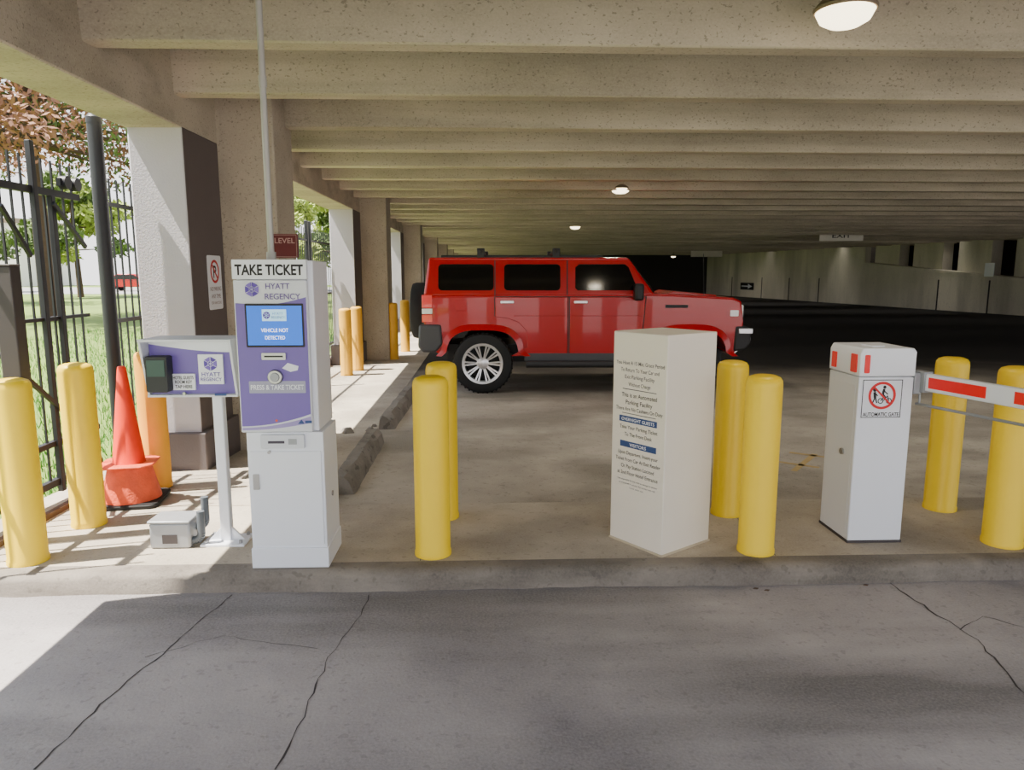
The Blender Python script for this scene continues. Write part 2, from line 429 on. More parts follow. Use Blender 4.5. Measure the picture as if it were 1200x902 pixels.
tree('pine_tree', 'shaggy brown pine farther left of the gate', 'tree', -30, 36, 15, 6.5, 6.5, 9000, .17, [M['leafb'],M['leafb'],M['leafg']], .34, k=50, droop=.12, br=.3)
tt = [(-13,38,8,4),(-26,48,8,4),(-8.5,52,9,4.5),(-42,60,8,5),(-17,64,9,5),(-6.8,34,7,2.6)]
tl = ['bright green tree seen between first and second pier','green tree beyond the lawn, behind the pine','leafy tree seen beyond the second pier','broad tree at the far left of the lawn','green tree across the street','small bright tree close outside the second fence section']
for (x,y,h,r), l in zip(tt, tl):
    tree('broadleaf_tree', l, 'tree', x, y, h, r, 2.2, 5000, .24, [M['leafy'],M['leafg']], .2, 'trees across the lawn', 24)
t = thing('building', 'pale low building across the street at far left', 'building', (-66,84,-.05))
b = MB(); b.box(-20,14,0,12,0,7); b.build('wall', M['bldg'], t)
b = MB(); b.box(-20.4,14.4,-.4,12.4,7,7.5); b.build('roof', M['fixture'], t)
for i in range(6):
    b = MB(); b.box(-17+5*i,-14+5*i,-.06,.02,2,5); b.build('window', M['glass'], t)
t = thing('car', 'small red car parked far across the lawn', 'car', (ray(155,330).x*64/ray(155,330).y, 64, -.05))
b = MB(); b.prism([(-2.2,.35),(-2.25,.9),(-1.5,1.0),(-.9,1.45),(.6,1.45),(1.2,1.0),(2.2,.85),(2.25,.35)], -.85,.85); b.build('body', M['red'], t, bevel=.08)
b = MB(); b.prism([(-1.35,1.0),(-.85,1.38),(.55,1.38),(1.05,1.0)], -.87,.87); b.build('window', M['glass'], t)
for x in (-1.35,1.35):
    for y in (-.8,.8):
        b = MB(); b.tube((x,y-.1,.33),(x,y+.1,.33),.33,.33,18); b.build('wheel', M['rubber'], t)

# fences
FX = -2.95
def fence(y0, y1, label, top=2.23, name='iron_fence', zr=2.03):
    t = thing(name, label, 'fence', (FX,(y0+y1)/2,0), 0, 'black iron fence sections')
    o = (FX,(y0+y1)/2,0); b = MB(o); n = int((y1-y0)/.115)
    for i in range(n+1):
        y = y0+(y1-y0)*i/n; b.box(FX-.006,FX+.006,y-.006,y+.006,.08,top)
    b.build('picket_panel', M['iron'], t)
    for z in (.17, 1.12, zr):
        b = MB(o); b.box(FX-.015,FX+.015,y0,y1,z-.016,z+.016); b.build('rail', M['iron'], t)
    k = max(2, round((y1-y0)/2.4)+1)
    for i in range(k):
        y = y0+.05+(y1-y0-.1)*i/(k-1)
        b = MB(o); b.box(FX-.028,FX+.028,y-.028,y+.028,-.07,top+.12); b.build('post', M['iron'], t, bevel=.006)
fence(5.75, 12.4, 'black iron fence section behind the nearest pier')
fence(12.5, 19.4, 'black iron fence section between the second and third piers')
fence(19.5, 33, 'farthest black iron fence section, beyond the third pier')
t = thing('sliding_gate', 'black iron sliding gate with diagonal braces at far left', 'gate', (FX+.08,4.4,0)); o = tuple(t.location)
GX = FX+.08
b = MB(o)
for i in range(18):
    y = 3.42+.11*i; b.box(GX-.006,GX+.006,y-.006,y+.006,.1,2.23)
b.build('picket_panel', M['iron'], t)
for z, w in ((2.02,.045),(1.2,.022),(.38,.035),(.12,.045)):
    b = MB(o); b.box(GX-.02,GX+.02,3.4,5.36,z-w/2,z+w/2); b.build('rail', M['iron'], t)
for px, py, tz in ((37,178,2.32),(62,235,2.0)):
    q = atx(px,py,GX+.03); b = MB(o); b.box(GX-.0,GX+.035,q.y-.022,q.y+.022,.05,tz); b.build('stile', M['iron'], t, bevel=.004)
for p0, p1 in (((62,238),(166,378)),((0,415),(95,500)),((0,240),(36,300))):
    q0 = atx(*p0,GX+.04); q1 = atx(*p1,GX+.04)
    if q1.y > 5.34: q1 = q0.lerp(q1, (5.34-q0.y)/(q1.y-q0.y))
    b = MB(o); b.bar(q0,q1,.02,.028); b.build('diagonal_brace', M['iron'], t)
q = atx(100,219,GX+.05); q.y = min(q.y, 5.2)
b = MB(o)
for dy in (-.06,.06):
    b.tube((GX+.02,q.y+dy,q.z),(GX+.07,q.y+dy,q.z),.045,.045,18)
b.box(GX+.02,GX+.05,q.y-.12,q.y+.12,q.z-.025,q.z+.025); b.build('roller', M['iron'], t)
b = MB(); b.tube((0,0,-.05),(0,0,2.60),.050,.050,22); b.lathe([(.0,2.64),(.03,2.63),(.053,2.60),(.053,2.56)],22)
q = aty(140,345,5.54)
pst = b.build('gate_post', M['iron']); pst.location = (min(q.x,-2.80),5.54,0); tag(pst, 'tall thick round black post rising behind the traffic cone', 'post')
q = aty(19,330,4.0)
b = MB(); b.box(-.10,.0,-.04,.04,0,aty(8,312,4.0).z); b.box(-.105,.005,-.045,.045,aty(8,312,4.0).z,aty(8,312,4.0).z+.012)
pst = b.build('square_post', M['iron2'], bevel=.006); pst.location = (q.x,4.0,0); tag(pst, 'square dull brown-grey post at the left edge behind the yellow bollard', 'post')

# ---------------------------------------------------------------- bollards
def bollard(px, py, label, m, h=.97, r=.094, z=0, g='yellow bollards on the island'):
    p = at(px, py, z)
    prof = [(r+.004,0),(r+.004,.02),(r,.03),(r,h-.05),(r*.97,h-.028),(r*.86,h-.012),(r*.6,h-.002),(0,h)]
    b = MB(); b.lathe(prof, 36); o = b.build('bollard', m, ang=50)
    o.location = (p.x, p.y+r*.5, z); tag(o, label, 'bollard', g); return o
bollard(27,661,'yellow bollard at the left edge of the frame, nearest the curb',M['yellow'])
bollard(100,617,'yellow bollard left of the traffic cone',M['yellow'],.98)
bollard(182,572,'faded orange-yellow bollard directly right of the traffic cone',M['yellow2'],.97,z=-.005)
bollard(507,652,'yellow bollard front of the pair beside the ticket machine',M['yellow'])
bollard(519,608,'yellow bollard back of the pair beside the ticket machine',M['yellow'])
bollard(889,649,'front yellow bollard between cream sign box and white gate box',M['yellow'])
bollard(854,604,'rear yellow bollard directly behind the cream sign box',M['yellow'])
bollard(1106,598,'rear yellow bollard behind the barrier arm',M['yellow'],.98)
bollard(1181,640,'yellow bollard at the right edge in front of barrier arm',M['yellow'],1.0,.1)
G2 = 'weathered bollards along the open side'
bollard(294,500,'weathered orange-yellow bollard peeking out behind the ticket machine left side',M['yellow3'],1.05,z=-.09,g=G2)
bollard(406,440,'leftmost of two leaning-together weathered bollards before the second pier',M['yellow3'],1.05,z=-.096,g=G2)
bollard(419,434,'right one of two weathered bollards before the second pier',M['yellow3'],1.05,z=-.096,g=G2)
bollard(461,421,'weathered bollard just right of the second pier',M['yellow3'],1.05,z=-.096,g=G2)
bollard(475,412,'farthest weathered bollard beside the spare tyre of the red vehicle',M['yellow3'],1.05,z=-.096,g=G2)

# ---------------------------------------------------------------- ticket machine
YF = 3.575
O = Vector((-1.0, YF, 0)); t = thing('ticket_machine', 'tall grey and purple parking ticket machine headed TAKE TICKET', 'ticket machine', O)
def mm(px, py, d=0): q = aty(px,py,YF+d); return q.x-O.x, q.z
def prect(mb, x0, y0, x1, y1, ya, yb, r=0, m=0):
    zt = mm((x0+x1)/2,y0)[1]; zb = mm((x0+x1)/2,y1)[1]
    cy = (y0+y1)/2; xa = mm(x0,cy)[0]; xb = mm(x1,cy)[0]
    if r: mb.prism(rrect(xa,xb,zb,zt,r),ya,yb,m)
    else: mb.box(xa,xb,ya,yb,zb,zt,m)
    return (xa+xb)/2, (zt+zb)/2, xb-xa, zt-zb
ztop = mm(318,305)[1]; zsgn = mm(318,327)[1]; zdoor = mm(330,506)[1]
b = MB(); b.box(-.195,.185,.008,.325,.10,zdoor-.003); b.build('pedestal', M['cab2'], t, bevel=.004)
b = MB(); b.box(-.181,.171,.001,.012,.125,zdoor-.10); pd = b.build('service_panel', M['cab2'], t, bevel=.002)
b = MB(); b.prism(rrect(-.170,-.140,.42,.50,.004),-.004,.003); b.build('lock_plate', M['steel'], pd)
b = MB(); b.box(-.199,.191,-.002,.330,0.003,.11); b.build('foot', M['cab2'], t, bevel=.004)
b = MB(); b.box(-.205,.165,.02,.34,zdoor,ztop); b.build('cabinet', M['cab2'], t, bevel=.006)
b = MB(); b.box(-.212,.140,-.01,.022,zdoor,zsgn-.004); b.build('door', M['cab'], t, bevel=.006)
b = MB(); b.box(-.212,.142,-.016,.02,zsgn,ztop+.004); sg = b.build('header_sign', M['cab2'], t, bevel=.002)
lettering([('TAKE TICKET',-.035,(zsgn+ztop)/2+.001,.050,.325)], M['ink'], sg, -.0175, bold=.028)
zt_ = mm(330,352)[1]; zb_ = zdoor+.02
pts = []
for i in range(13):
    u = i/12; pts.append((-.205+.338*u, zt_-.012-.02*math.sin(u*math.pi)+.028*u))
for i in range(13):
    u = 1-i/12; pts.append((-.205+.338*u, zb_+.012+.06*u**2))
b = MB(); b.prism(pts,-.0125,-.0095); b.build('purple_graphic', M['purple'], t)
pts = [(-.205+.338*i/12, zb_+.004+.056*(i/12)**2) for i in range(13)]+[(-.205+.338*(1-i/12), zb_-.008+.036*(1-i/12)**2) for i in range(13)]
b = MB(); b.prism(pts,-.0125,-.0098); b.build('lilac_stripe', M['lilac'], t)
b = MB(); lx, lz = mm(296,339); logo_mark(b, lx, lz, .036, -.0135); b.build('emblem', [M['deep'],M['deep2']], t)
lettering([('HYATT', mm(326,335)[0], mm(331,335)[1], .028, .115), ('REGENCY', mm(331,346)[0]+.004, mm(331,347)[1], .028, .17)], M['mauve'], t, -.0135, bold=.012)
b = MB(); prect(b,289,355.5,357,406.5,-.016,-.008,.004); b.build('screen_bezel', M['black'], t)
b = MB(); sx, sz, sw, sh = prect(b,291,358,355,404,-.0175,-.010); scr = b.build('screen', M['blue'], t)
b = MB(); b.box(sx-.058,sx+.058,-.019,-.017,sz+.022,sz+.078); b.build('screen_banner', mat('screen_pale',(170,215,240),.3,emit=.8), scr)
b = MB(); logo_mark(b, sx-.036, sz+.05, .019, -.0198); b.build('emblem', [M['deep'],M['deep2']], scr)
lettering([('HYATT',sx+.018,sz+.058,.012,.05),('REGENCY',sx+.02,sz+.040,.012,.064)], M['navy'], scr, -.0198)
lettering([('VEHICLE NOT',sx,sz-.022,.018,.13),('DETECTED',sx,sz-.058,.018,.095)], M['scrtext'], scr, -.0198, bold=.0)
b = MB(); cx, cz, cw, ch = prect(b,308,413,336,421,-.022,-.01,.004); sl = b.build('ticket_slot', M['steel'], t)
b = MB(); b.box(cx-.045,cx+.045,-.0235,-.021,cz-.004,cz+.004); b.build('slot_opening', M['black'], sl)
bx, bz = mm(324,441)
b = MB(); b.tube((bx,-.03,bz),(bx,-.01,bz),.035,.038,28); bt = b.build('button_bezel', M['steel'], t, bevel=.003)
b = MB(); b.tube((bx,-.036,bz),(bx,-.02,bz),.022,.022,24); b.build('button', M['gsteel'], bt, bevel=.002)
ix, iz = mm(341,430)
b = MB(); b.prism([(ix-.04,iz-.004),(ix-.012,iz+.022),(ix+.04,iz+.006),(ix+.035,iz-.014),(ix+.0,iz-.022)],-.0135,-.0115); b.build('ticket_icon', M['white'], t)
b = MB(); cx, cz, cw, ch = prect(b,293,446,359,460,-.014,-.01,.004); b.build('instruction_strip', M['barcol'], t)
lettering([('PRESS & TAKE TICKET',cx,cz,.024,cw*.94)], M['white'], t, -.0152, bold=.02)
q = mm(359,494)
b = MB(); b.prism([(q[0]-.038,q[1]-.008),(q[0]-.02,q[1]+.014),(q[0]-.006,q[1]-.008)],-.0145,-.0125)
b.box(q[0]-.002,q[0]+.030,-.0145,-.0125,q[1]-.005,q[1]+.008); b.build('maker_mark', M['navy'], t)
b = MB(); q = mm(325,492); b.tube((q[0],-.015,q[1]),(q[0],-.009,q[1]),.006,.006,12); b.build('indicator', mat('indicator_orange',(220,90,50),.4), t)
b = MB(); cx, cz, cw, ch = prect(b,306,509,357,525,-.010,.010,.004); rd = b.build('card_reader', M['cab'], t, bevel=.002)
b = MB(); b.box(cx-.07,cx+.01,-.014,-.009,cz-.008,cz+.004); b.build('card_slot', M['greyink'], rd)
b = MB(); b.box(cx+.03,cx+.07,-.013,-.008,cz-.014,cz+.014); b.build('keypad', M['gsteel'], rd)
b = MB(); b.tube((cx-.07,-.008,cz-.055),(cx-.07,.012,cz-.055),.008,.008,14); b.build('lock', M['steel'], t)
b = MB(); b.tube((.183,.16,.35),(.191,.16,.35),.014,.014,14); b.build('side_lock', M['steel'], t)
q = aty(318,300,3.78)
b = MB(); b.tube((0,0,ztop+.004),(0,0,ZS),.016,.016,18); b.tube((0,0,ztop+.004),(0,0,ztop+.045),.024,.024,18); b.tube((0,0,2.4),(0,0,2.45),.02,.02,18)
cd = b.build('conduit', M['conduit']); cd.location = (q.x,3.78,0); tag(cd, 'thin grey vertical conduit from the ceiling into the ticket machine top', 'pipe')

# ---------------------------------------------------------------- key reader pedestal
PO = at(267,634); t = thing('reader_pedestal', 'purple faced room key reader box on a slim white post', 'card reader', PO)
YH = PO.y-.12
def hh(px, py): q = aty(px,py,YH); return q.x-PO.x, q.z
x0 = hh(168,430)[0]; x1 = hh(275,430)[0]; zt = hh(220,397)[1]; zb = hh(220,466)[1]
yh = YH-PO.y
b = MB()
b.box(x0,x1,yh+.05,yh+.22,zb,zt)
b.prism([(yh+.05,zt),(yh-.05,zt),(yh+.03,zb),(yh+.05,zb)],x0,x0+.012,plane='yz'); b.prism([(yh+.05,zt),(yh-.05,zt),(yh+.03,zb),(yh+.05,zb)],x1-.012,x1,plane='yz')
b.box(x0,x1,yh-.05,yh+.06,zt-.012,zt); b.box(x0,x1,yh+.02,yh+.06,zb,zb+.012)
b.build('housing', M['cab'], t, bevel=.004)
b = MB(); b.box(x0+.015,x1-.015,yh+.044,yh+.052,zb+.015,zt-.015); b.build('face_panel', M['purple'], t)
pts = [(x0+.015,zt-.015)]+[(x0+.015+(x1-x0-.03)*i/10, zt-.03-.045*math.sin(i/10*math.pi/2)) for i in range(11)]+[(x1-.015,zt-.015)]
b = MB(); b.prism(pts,yh+.041,yh+.045); b.build('face_swoosh', M['cab2'], t)
def hrect(mb, a, c, d, e, y0, y1, r=0):
    xa = hh(a,(c+e)/2)[0]; xb = hh(d,(c+e)/2)[0]; z1 = hh((a+d)/2,c)[1]; z0 = hh((a+d)/2,e)[1]
    if r: mb.prism(rrect(xa,xb,z0,z1,r),y0,y1)
    else: mb.box(xa,xb,y0,y1,z0,z1)
    return (xa+xb)/2,(z0+z1)/2,xb-xa,z1-z0
b = MB(); cx,cz,cw,ch = hrect(b,173,417,199,459,yh-.03,yh+.045,.012); rd = b.build('reader_unit', M['iron'], t, bevel=.004)
b = MB(); b.box(cx-cw*.4,cx+cw*.4,yh-.034,yh-.028,cz-.01,cz+ch*.4); b.build('reader_face', mat('reader_teal',(44,70,72),.3), rd)
b = MB(); cx,cz,cw,ch = hrect(b,199,439,226,458,yh+.03,yh+.044); b.build('sticker', M['white'], t)
lettering([('HOTEL GUESTS',cx,cz+.024,.017,cw*.9),('ROOM KEY',cx,cz+.001,.017,cw*.75),('TAP HERE',cx,cz-.024,.017,cw*.75)], M['ink'], t, yh+.0285, bold=.02)
b = MB(); cx,cz,cw,ch = hrect(b,230,416,259,451,yh+.03,yh+.044); b.build('brand_card', M['white'], t)
b = MB(); logo_mark(b, cx, cz+.03, .038, yh+.0285); b.build('emblem', [M['deep'],M['deep2']], t)
lettering([('HYATT',cx,cz-.026,.022,cw*.76),('REGENCY',cx,cz-.053,.018,cw*.86)], M['deep'], t, yh+.0285, bold=.012)
b = MB(); q = hh(214,462); b.tube((q[0],yh+.018,q[1]),(q[0],yh+.03,q[1]),.008,.008,12); b.build('lock', M['steel'], t)
b = MB(); q = hh(257,463); b.box(q[0]-.03,q[0]+.03,yh+.016,yh+.021,q[1]-.006,q[1]+.006); b.build('maker_mark', M['navy'], t)
b = MB(); b.box(-.028,.028,-.028,.028,.012,zb+.02); b.build('post', M['cab2'], t, bevel=.006)
b = MB(); b.box(-.12,.12,-.09,.09,0,.014)
for sx in (-1,1): b.prism([(sx*.026,.012),(sx*.10,.012),(sx*.026,.09)],-.008,.008)
b.build('base_plate', M['cab2'], t, bevel=.002)
for sx in (-.095,.095):
    for sy in (-.065,.065):
        b = MB(); b.tube((sx,sy,.012),(sx,sy,.03),.011,.011,6); b.build('bolt', M['gsteel'], t)
q = at(202,643); t = thing('junction_box', 'small grey electrical box with conduits on the island floor', 'electrical box', q)
b = MB(); b.box(-.12,.10,0,.17,.0,.145); b.build('box', M['gsteel'], t, bevel=.012)
b = MB(); b.box(-.125,.105,-.01,.175,.145,.16); b.build('lid', M['gsteel'], t, bevel=.006)
b = MB(); b.box(-.05,.03,-.003,.001,.03,.08); b.build('plate', M['iron2'], t)
for k, dz in enumerate((.035,.09)):
    pts = [Vector((.09,.04+.07*k,dz))]+[Vector((.108,.04+.07*k,dz))]
    for i in range(7):
        a = i/6*math.pi/2; pts.append(Vector((.108+.04*math.sin(a),.04+.07*k,dz+.04-.04*math.cos(a))))
    pts.append(Vector((.148,.04+.07*k,.20+.06*k)))
    b = MB(); b.path(pts,.021,12); b.build('pipe', M['dconduit'], t)

# ---------------------------------------------------------------- traffic cone
q = at(151,590); t = thing('traffic_cone', 'bright orange traffic cone with dull orange collar on black base', 'traffic cone', (q.x,q.y+.05,0), .15)
b = MB(); b.prism(rrect(-.20,.20,-.20,.20,.05),0,.028,plane='xy'); b.build('base', M['rubber'], t, bevel=.008)
b = MB(); b.lathe([(.155,.028),(.14,.045),(.122,.07),(.028,.88),(.024,.90),(.016,.905),(.013,.88)],36); b.build('cone', M['orange'], t)
b = MB(); b.lathe([(.182,.03),(.175,.06),(.128,.26),(.112,.27),(.104,.262)],36); b.build('collar', M['orange2'], t)
b = MB(); b.prism([(-.165,-.135),(-.12,-.165),(.12,-.155),(.172,-.09),(.16,.12),(.09,.16),(-.12,.155),(-.172,.1)],.258,.272,plane='xy'); b.build('weight_ring', M['orange2'], t, bevel=.006)

# ---------------------------------------------------------------- cream sign box
cf = at(775,653); SA = R_(-54.5)
ex = Vector((math.cos(SA), math.sin(SA),0)); ey = Vector((-ex.y, ex.x,0))
W_, D_ = .385, .40; H_ = 1.185
cen = cf-ex*(W_/2)+ey*(D_/2)
t = thing('sign_box', 'tall cream box printed with parking instructions', 'sign box', (cen.x,cen.y,0), SA)
b = MB(); b.box(-W_/2,W_/2,-D_/2,D_/2,0.006,H_); b.build('body', M['cream'], t, bevel=.006)
b = MB(); b.box(-W_/2-.004,W_/2+.004,-D_/2-.004,D_/2+.004,0,.012); b.build('foot', mat('foot_dirty',(190,176,150),.8,var=.15), t)
yy = -D_/2-.0012
zf = lambda py: (640-py)/(640-390)*H_
TW = W_-.045; TX = .004
lettering([('You Have A 15 Min. Grace Period',TX,zf(425),.021,TW),('To Return To Your Car and',TX,zf(433),.021,TW*.80),('Exit Parking Facility',TX,zf(441),.021,TW*.62),('Without Charge',TX,zf(449.5),.021,TW*.46)], M['greyink'], t, yy, bold=.002)
b = MB(); b.box(TX-.12,TX+.12,yy-.0005,yy+.002,zf(455.8),zf(455.1)); b.build('rule', M['greyink'], t)
b = MB(); b.box(TX-.12,TX+.12,yy-.0005,yy+.002,zf(484.0),zf(483.4)); b.build('rule', M['greyink'], t)
lettering([('This is an Automated',TX,zf(462),.024,TW*.74),('Parking Facility',TX,zf(470.3),.024,TW*.56),('There Are No Cashiers On Duty',TX,zf(478.3),.021,TW*.98)], M['ink'], t, yy, bold=.004)
b = MB(); b.box(TX-.14,TX+.13,yy-.0005,yy+.002,zf(494),zf(487)); bb = b.build('blue_bar', M['navy'], t)
lettering([('OVERNIGHT GUESTS',TX-.005,zf(490.5),.018,.235)], M['white'], bb, yy-.001, bold=.01)
b = MB(); b.box(TX-.13,TX+.13,yy-.0005,yy+.002,zf(523.5),zf(516.5)); bb = b.build('blue_bar', M['navy'], t)
lettering([('VISITORS',TX,zf(520),.018,.12)], M['white'], bb, yy-.001, bold=.01)
lettering([('Take Your Parking Ticket',TX,zf(499.8),.021,TW*.8),('To The Front Desk',TX,zf(508),.021,TW*.58),
  ('Upon Departure, Insert your',TX,zf(530),.021,TW*.84),('Ticket From Car At Exit Reader',TX,zf(538),.021,TW*.95),('Or Pay Station Located',TX,zf(546),.021,TW*.70),('at 2nd Floor Hotel Entrance',TX,zf(554),.021,TW*.86)], M['ink'], t, yy, bold=.002)
lettering([('Not responsible for loss, theft or damage to vehicles',TX,zf(562.5),.009,TW*.84),('or articles left in vehicles. Park at your own risk.',TX,zf(566.8),.009,TW*.78),('Lock your car.',TX,zf(571),.009,TW*.3)], M['greyink'], t, yy)

# ---------------------------------------------------------------- gate box
gc = at(992,636); t = thing('barrier_gate', 'white barrier gate cabinet with red lights, no entry sign and striped arm', 'barrier gate', (gc.x+.155,gc.y,0))
GO = Vector(t.location)
def gg(px, py): q = aty(px,py,gc.y); return q.x-GO.x, q.z
zt = gg(1030,408)[1]; zc = gg(1030,441)[1]
b = MB(); b.box(-.152,.152,.0,.34,.012,zc-.004); b.build('body', M['white'], t, bevel=.006)
b = MB(); b.box(-.155,.155,-.003,.343,0,.014); b.build('foot', M['iron2'], t)
b = MB(); b.prism([(-.155,zc),(-.155,zt-.03),(-.140,zt),(.140,zt+.0),(.155,zt-.02),(.155,zc)],-.005,.345); cap = b.build('cap', M['white'], t, bevel=.006)
b = MB(); b.box(-.1535,-.152,.03,.31,.06,zc-.05); dr = b.build('side_door', M['white'], t, bevel=.001)
b = MB(); b.tube((-.165,.12,.50),(-.15,.12,.50),.018,.018,18); b.build('lock', M['steel'], dr)
b = MB(); b.prism(rrect(-.130,-.102,zt-.135,zt-.035,.006),-.010,-.003); b.build('warning_light', M['redflat'], t, label='red light strip on the front')
for dy, w, hz in ((.055,.06,.10),(.28,.05,.09)):
    b = MB(); b.prism(rrect(dy-w/2,dy+w/2,zt-.135,zt-.135+hz,.006),-.162,-.153,plane='yz'); b.build('warning_light', M['redflat'], t, label='red light strip on the side')
b = MB(); b.box(-.05,.02,.08,.2,zt-.005,zt+.006); b.build('top_plate', M['white'], t)
sx0 = gg(1009,467)[0]; sx1 = gg(1057,467)[0]; sz1 = gg(1033,443)[1]-.004; sz0 = gg(1033,490)[1]
b = MB(); b.box(sx0,sx1,-.0022,0,sz0,sz1); sb = b.build('warning_sign', M['white'], t)
b = MB(); e = .004
b.box(sx0+e,sx1-e,-.003,-.002,sz0+e,sz0+2*e); b.box(sx0+e,sx1-e,-.003,-.002,sz1-2*e,sz1-e); b.box(sx0+e,sx0+2*e,-.003,-.002,sz0+e,sz1-e); b.box(sx1-2*e,sx1-e,-.003,-.002,sz0+e,sz1-e)
b.build('border', M['ink'], sb)
cx = (sx0+sx1)/2; cz = (sz0+sz1)/2+.018
b = MB()
b.tube((cx-.042,-.003,cz+.030),(cx-.042,-.002,cz+.030),.010,.010,14)
b.bar((cx-.042,-.0025,cz+.019),(cx-.038,-.0025,cz-.012),.0012,.015,up=(1,0,0)); b.bar((cx-.038,-.0025,cz-.01),(cx-.050,-.0025,cz-.042),.0012,.007,up=(1,0,0)); b.bar((cx-.036,-.0025,cz-.01),(cx-.026,-.0025,cz-.042),.0012,.007,up=(1,0,0)); b.bar((cx-.04,-.0025,cz+.014),(cx-.024,-.0025,cz-.002),.0012,.006,up=(1,0,0))
b.build('pedestrian_figure', M['ink'], sb)
b = MB()
b.tube((cx+.012,-.003,cz+.046),(cx+.012,-.002,cz+.046),.009,.009,14)
ring(b,cx-.006,cz-.030,.011,.016,-.003,-.002,18); ring(b,cx+.040,cz-.030,.011,.016,-.003,-.002,18)
b.bar((cx+.010,-.0025,cz+.036),(cx+.004,-.0025,cz+.008),.0012,.013,up=(1,0,0)); b.bar((cx+.004,-.0025,cz+.008),(cx+.022,-.0025,cz-.012),.0012,.008,up=(1,0,0)); b.bar((cx-.006,-.0025,cz-.030),(cx+.012,-.0025,cz-.008),.0012,.005,up=(1,0,0)); b.bar((cx+.010,-.0025,cz-.028),(cx+.030,-.0025,cz-.004),.0012,.005,up=(1,0,0)); b.bar((cx+.03,-.0025,cz),(cx+.040,-.0025,cz-.030),.0012,.005,up=(1,0,0)); b.bar((cx+.010,-.0025,cz+.026),(cx+.032,-.0025,cz+.006),.0012,.006,up=(1,0,0))
b.build('cyclist_figure', M['ink'], sb)
b = MB(); ring(b,cx,cz,.062,.076,-.0042,-.0032,40); b.bar((cx-.048,-.0038,cz+.048),(cx+.048,-.0038,cz-.048),.001,.010,up=(1,0,0)); b.build('prohibition_ring', mat('sign_bright_red',(215,20,24),.5), sb)
lettering([('AUTOMATIC GATE',cx,sz0+.023,.021,(sx1-sx0)*.88)], M['ink'], sb, -.0035, bold=.02)
ax, az = gg(1070,447)
b = MB(); b.box(.155,.20,.0,.12,az-.07,az+.05); b.build('arm_hub', M['gsteel'], t, bevel=.006)
q0 = Vector((GO.x+.21, GO.y+.03, az)); q1 = aty(1200,464,3.28); dirn = Vector((q1.x-q0.x, q1.y-q0.y, 0)).normalized()
b = MB(); b.box(-.03,2.6,-.02,.02,-.050,.045); ta = b.build('barrier_arm', M['white'], t, bevel=.006, label='white boom with red patches')
ta.location = q0-GO; ta.rotation_euler = (0,0,math.atan2(dirn.y,dirn.x))
for s, l in ((.07,.34),(.56,.40),(1.3,.4),(2.0,.4)):
    b = MB(); b.box(s,s+l,-.022,.022,-.030,.028); b.build('red_patch', M['redflat'], ta)
b = MB(); b.box(-.05,.05,-.03,.03,-.060,.055); b.build('clamp', M['gsteel'], ta, bevel=.004)
b = MB(); b.path([Vector((-.02,.0,-.13)),Vector((.9,.0,-.125)),Vector((2.4,.0,-.12))],.008,8)
for s in (.0,1.2,2.3): b.tube((s,0,-.13),(s,0,-.045),.006,.006,8)
b.build('support_rod', M['gsteel'], ta)

# ---------------------------------------------------------------- wheel stops
for (pa, pb, l) in (((404,580),(442,519),'nearer worn concrete wheel stop left of the parking bay'),((455,503),(483,464),'farther chipped concrete wheel stop near the red vehicle')):
    a = at(*pa,FZ+.0); c = at(*pb,FZ); ln = (c-a).length; mid = (a+c)/2
    b = MB(); n = 18; sec = [(-.15,0),(.03,0),(.01,.10),(-.03,.15),(-.11,.15),(-.145,.1)]
    vs = []
    for i in range(n+1):
        y = -ln/2+ln*i/n; k = (.93 if i in (0,n) else 1); ch = rnd.choice((0,0,0,.015,.025))
        for j, p in enumerate(sec): vs.append((p[0]*k+rnd.uniform(-.005,.005)-(ch if j in (2,3) else 0), y+rnd.uniform(-.015,.015), p[1]*(k if p[1] else 1)+(rnd.uniform(-.008,.003) if p[1] else 0)-(ch*.8 if j in (3,) else 0)))
    fs = [tuple(range(6)), tuple(range(6*n,6*n+6))]
    for i in range(n):
        for k in range(6): fs.append((6*i+k,6*i+(k+1)%6,6*i+6+(k+1)%6,6*i+6+k))
    b.add(vs, fs)
    o = b.build('wheel_stop', M['stop'], ang=25); o.location = (mid.x+.04,mid.y,FZ); o.rotation_euler.z = math.atan2(c.y-a.y,c.x-a.x)-math.pi/2
    tag(o, l, 'wheel stop', 'concrete wheel stops')
for i,(px,py) in enumerate(((432,500),(441,505),(428,507))):
    q = at(px,py,FZ); b = MB(); s = .03+.015*i
    b.add([(-s,-s,0),(s,-s*.8,0),(s*.9,s,0),(-s,s*.8,0),(-s*.5,-s*.6,s),(s*.5,-s*.3,s*.8),(s*.3,s*.6,s*.9),(-s*.6,s*.3,s*.7)],[(0,3,2,1),(4,5,6,7),(0,1,5,4),(1,2,6,5),(2,3,7,6),(3,0,4,7)])
    o = b.build('concrete_chunk', M['stop'], bevel=.004); o.location = (q.x+.06-.12*i,q.y,FZ+.004); o.rotation_euler.z = i
    tag(o, ['small broken chunk between the two wheel stops','second broken chunk between the two wheel stops','largest broken chunk left of the wheel stop gap'][i], 'rubble')

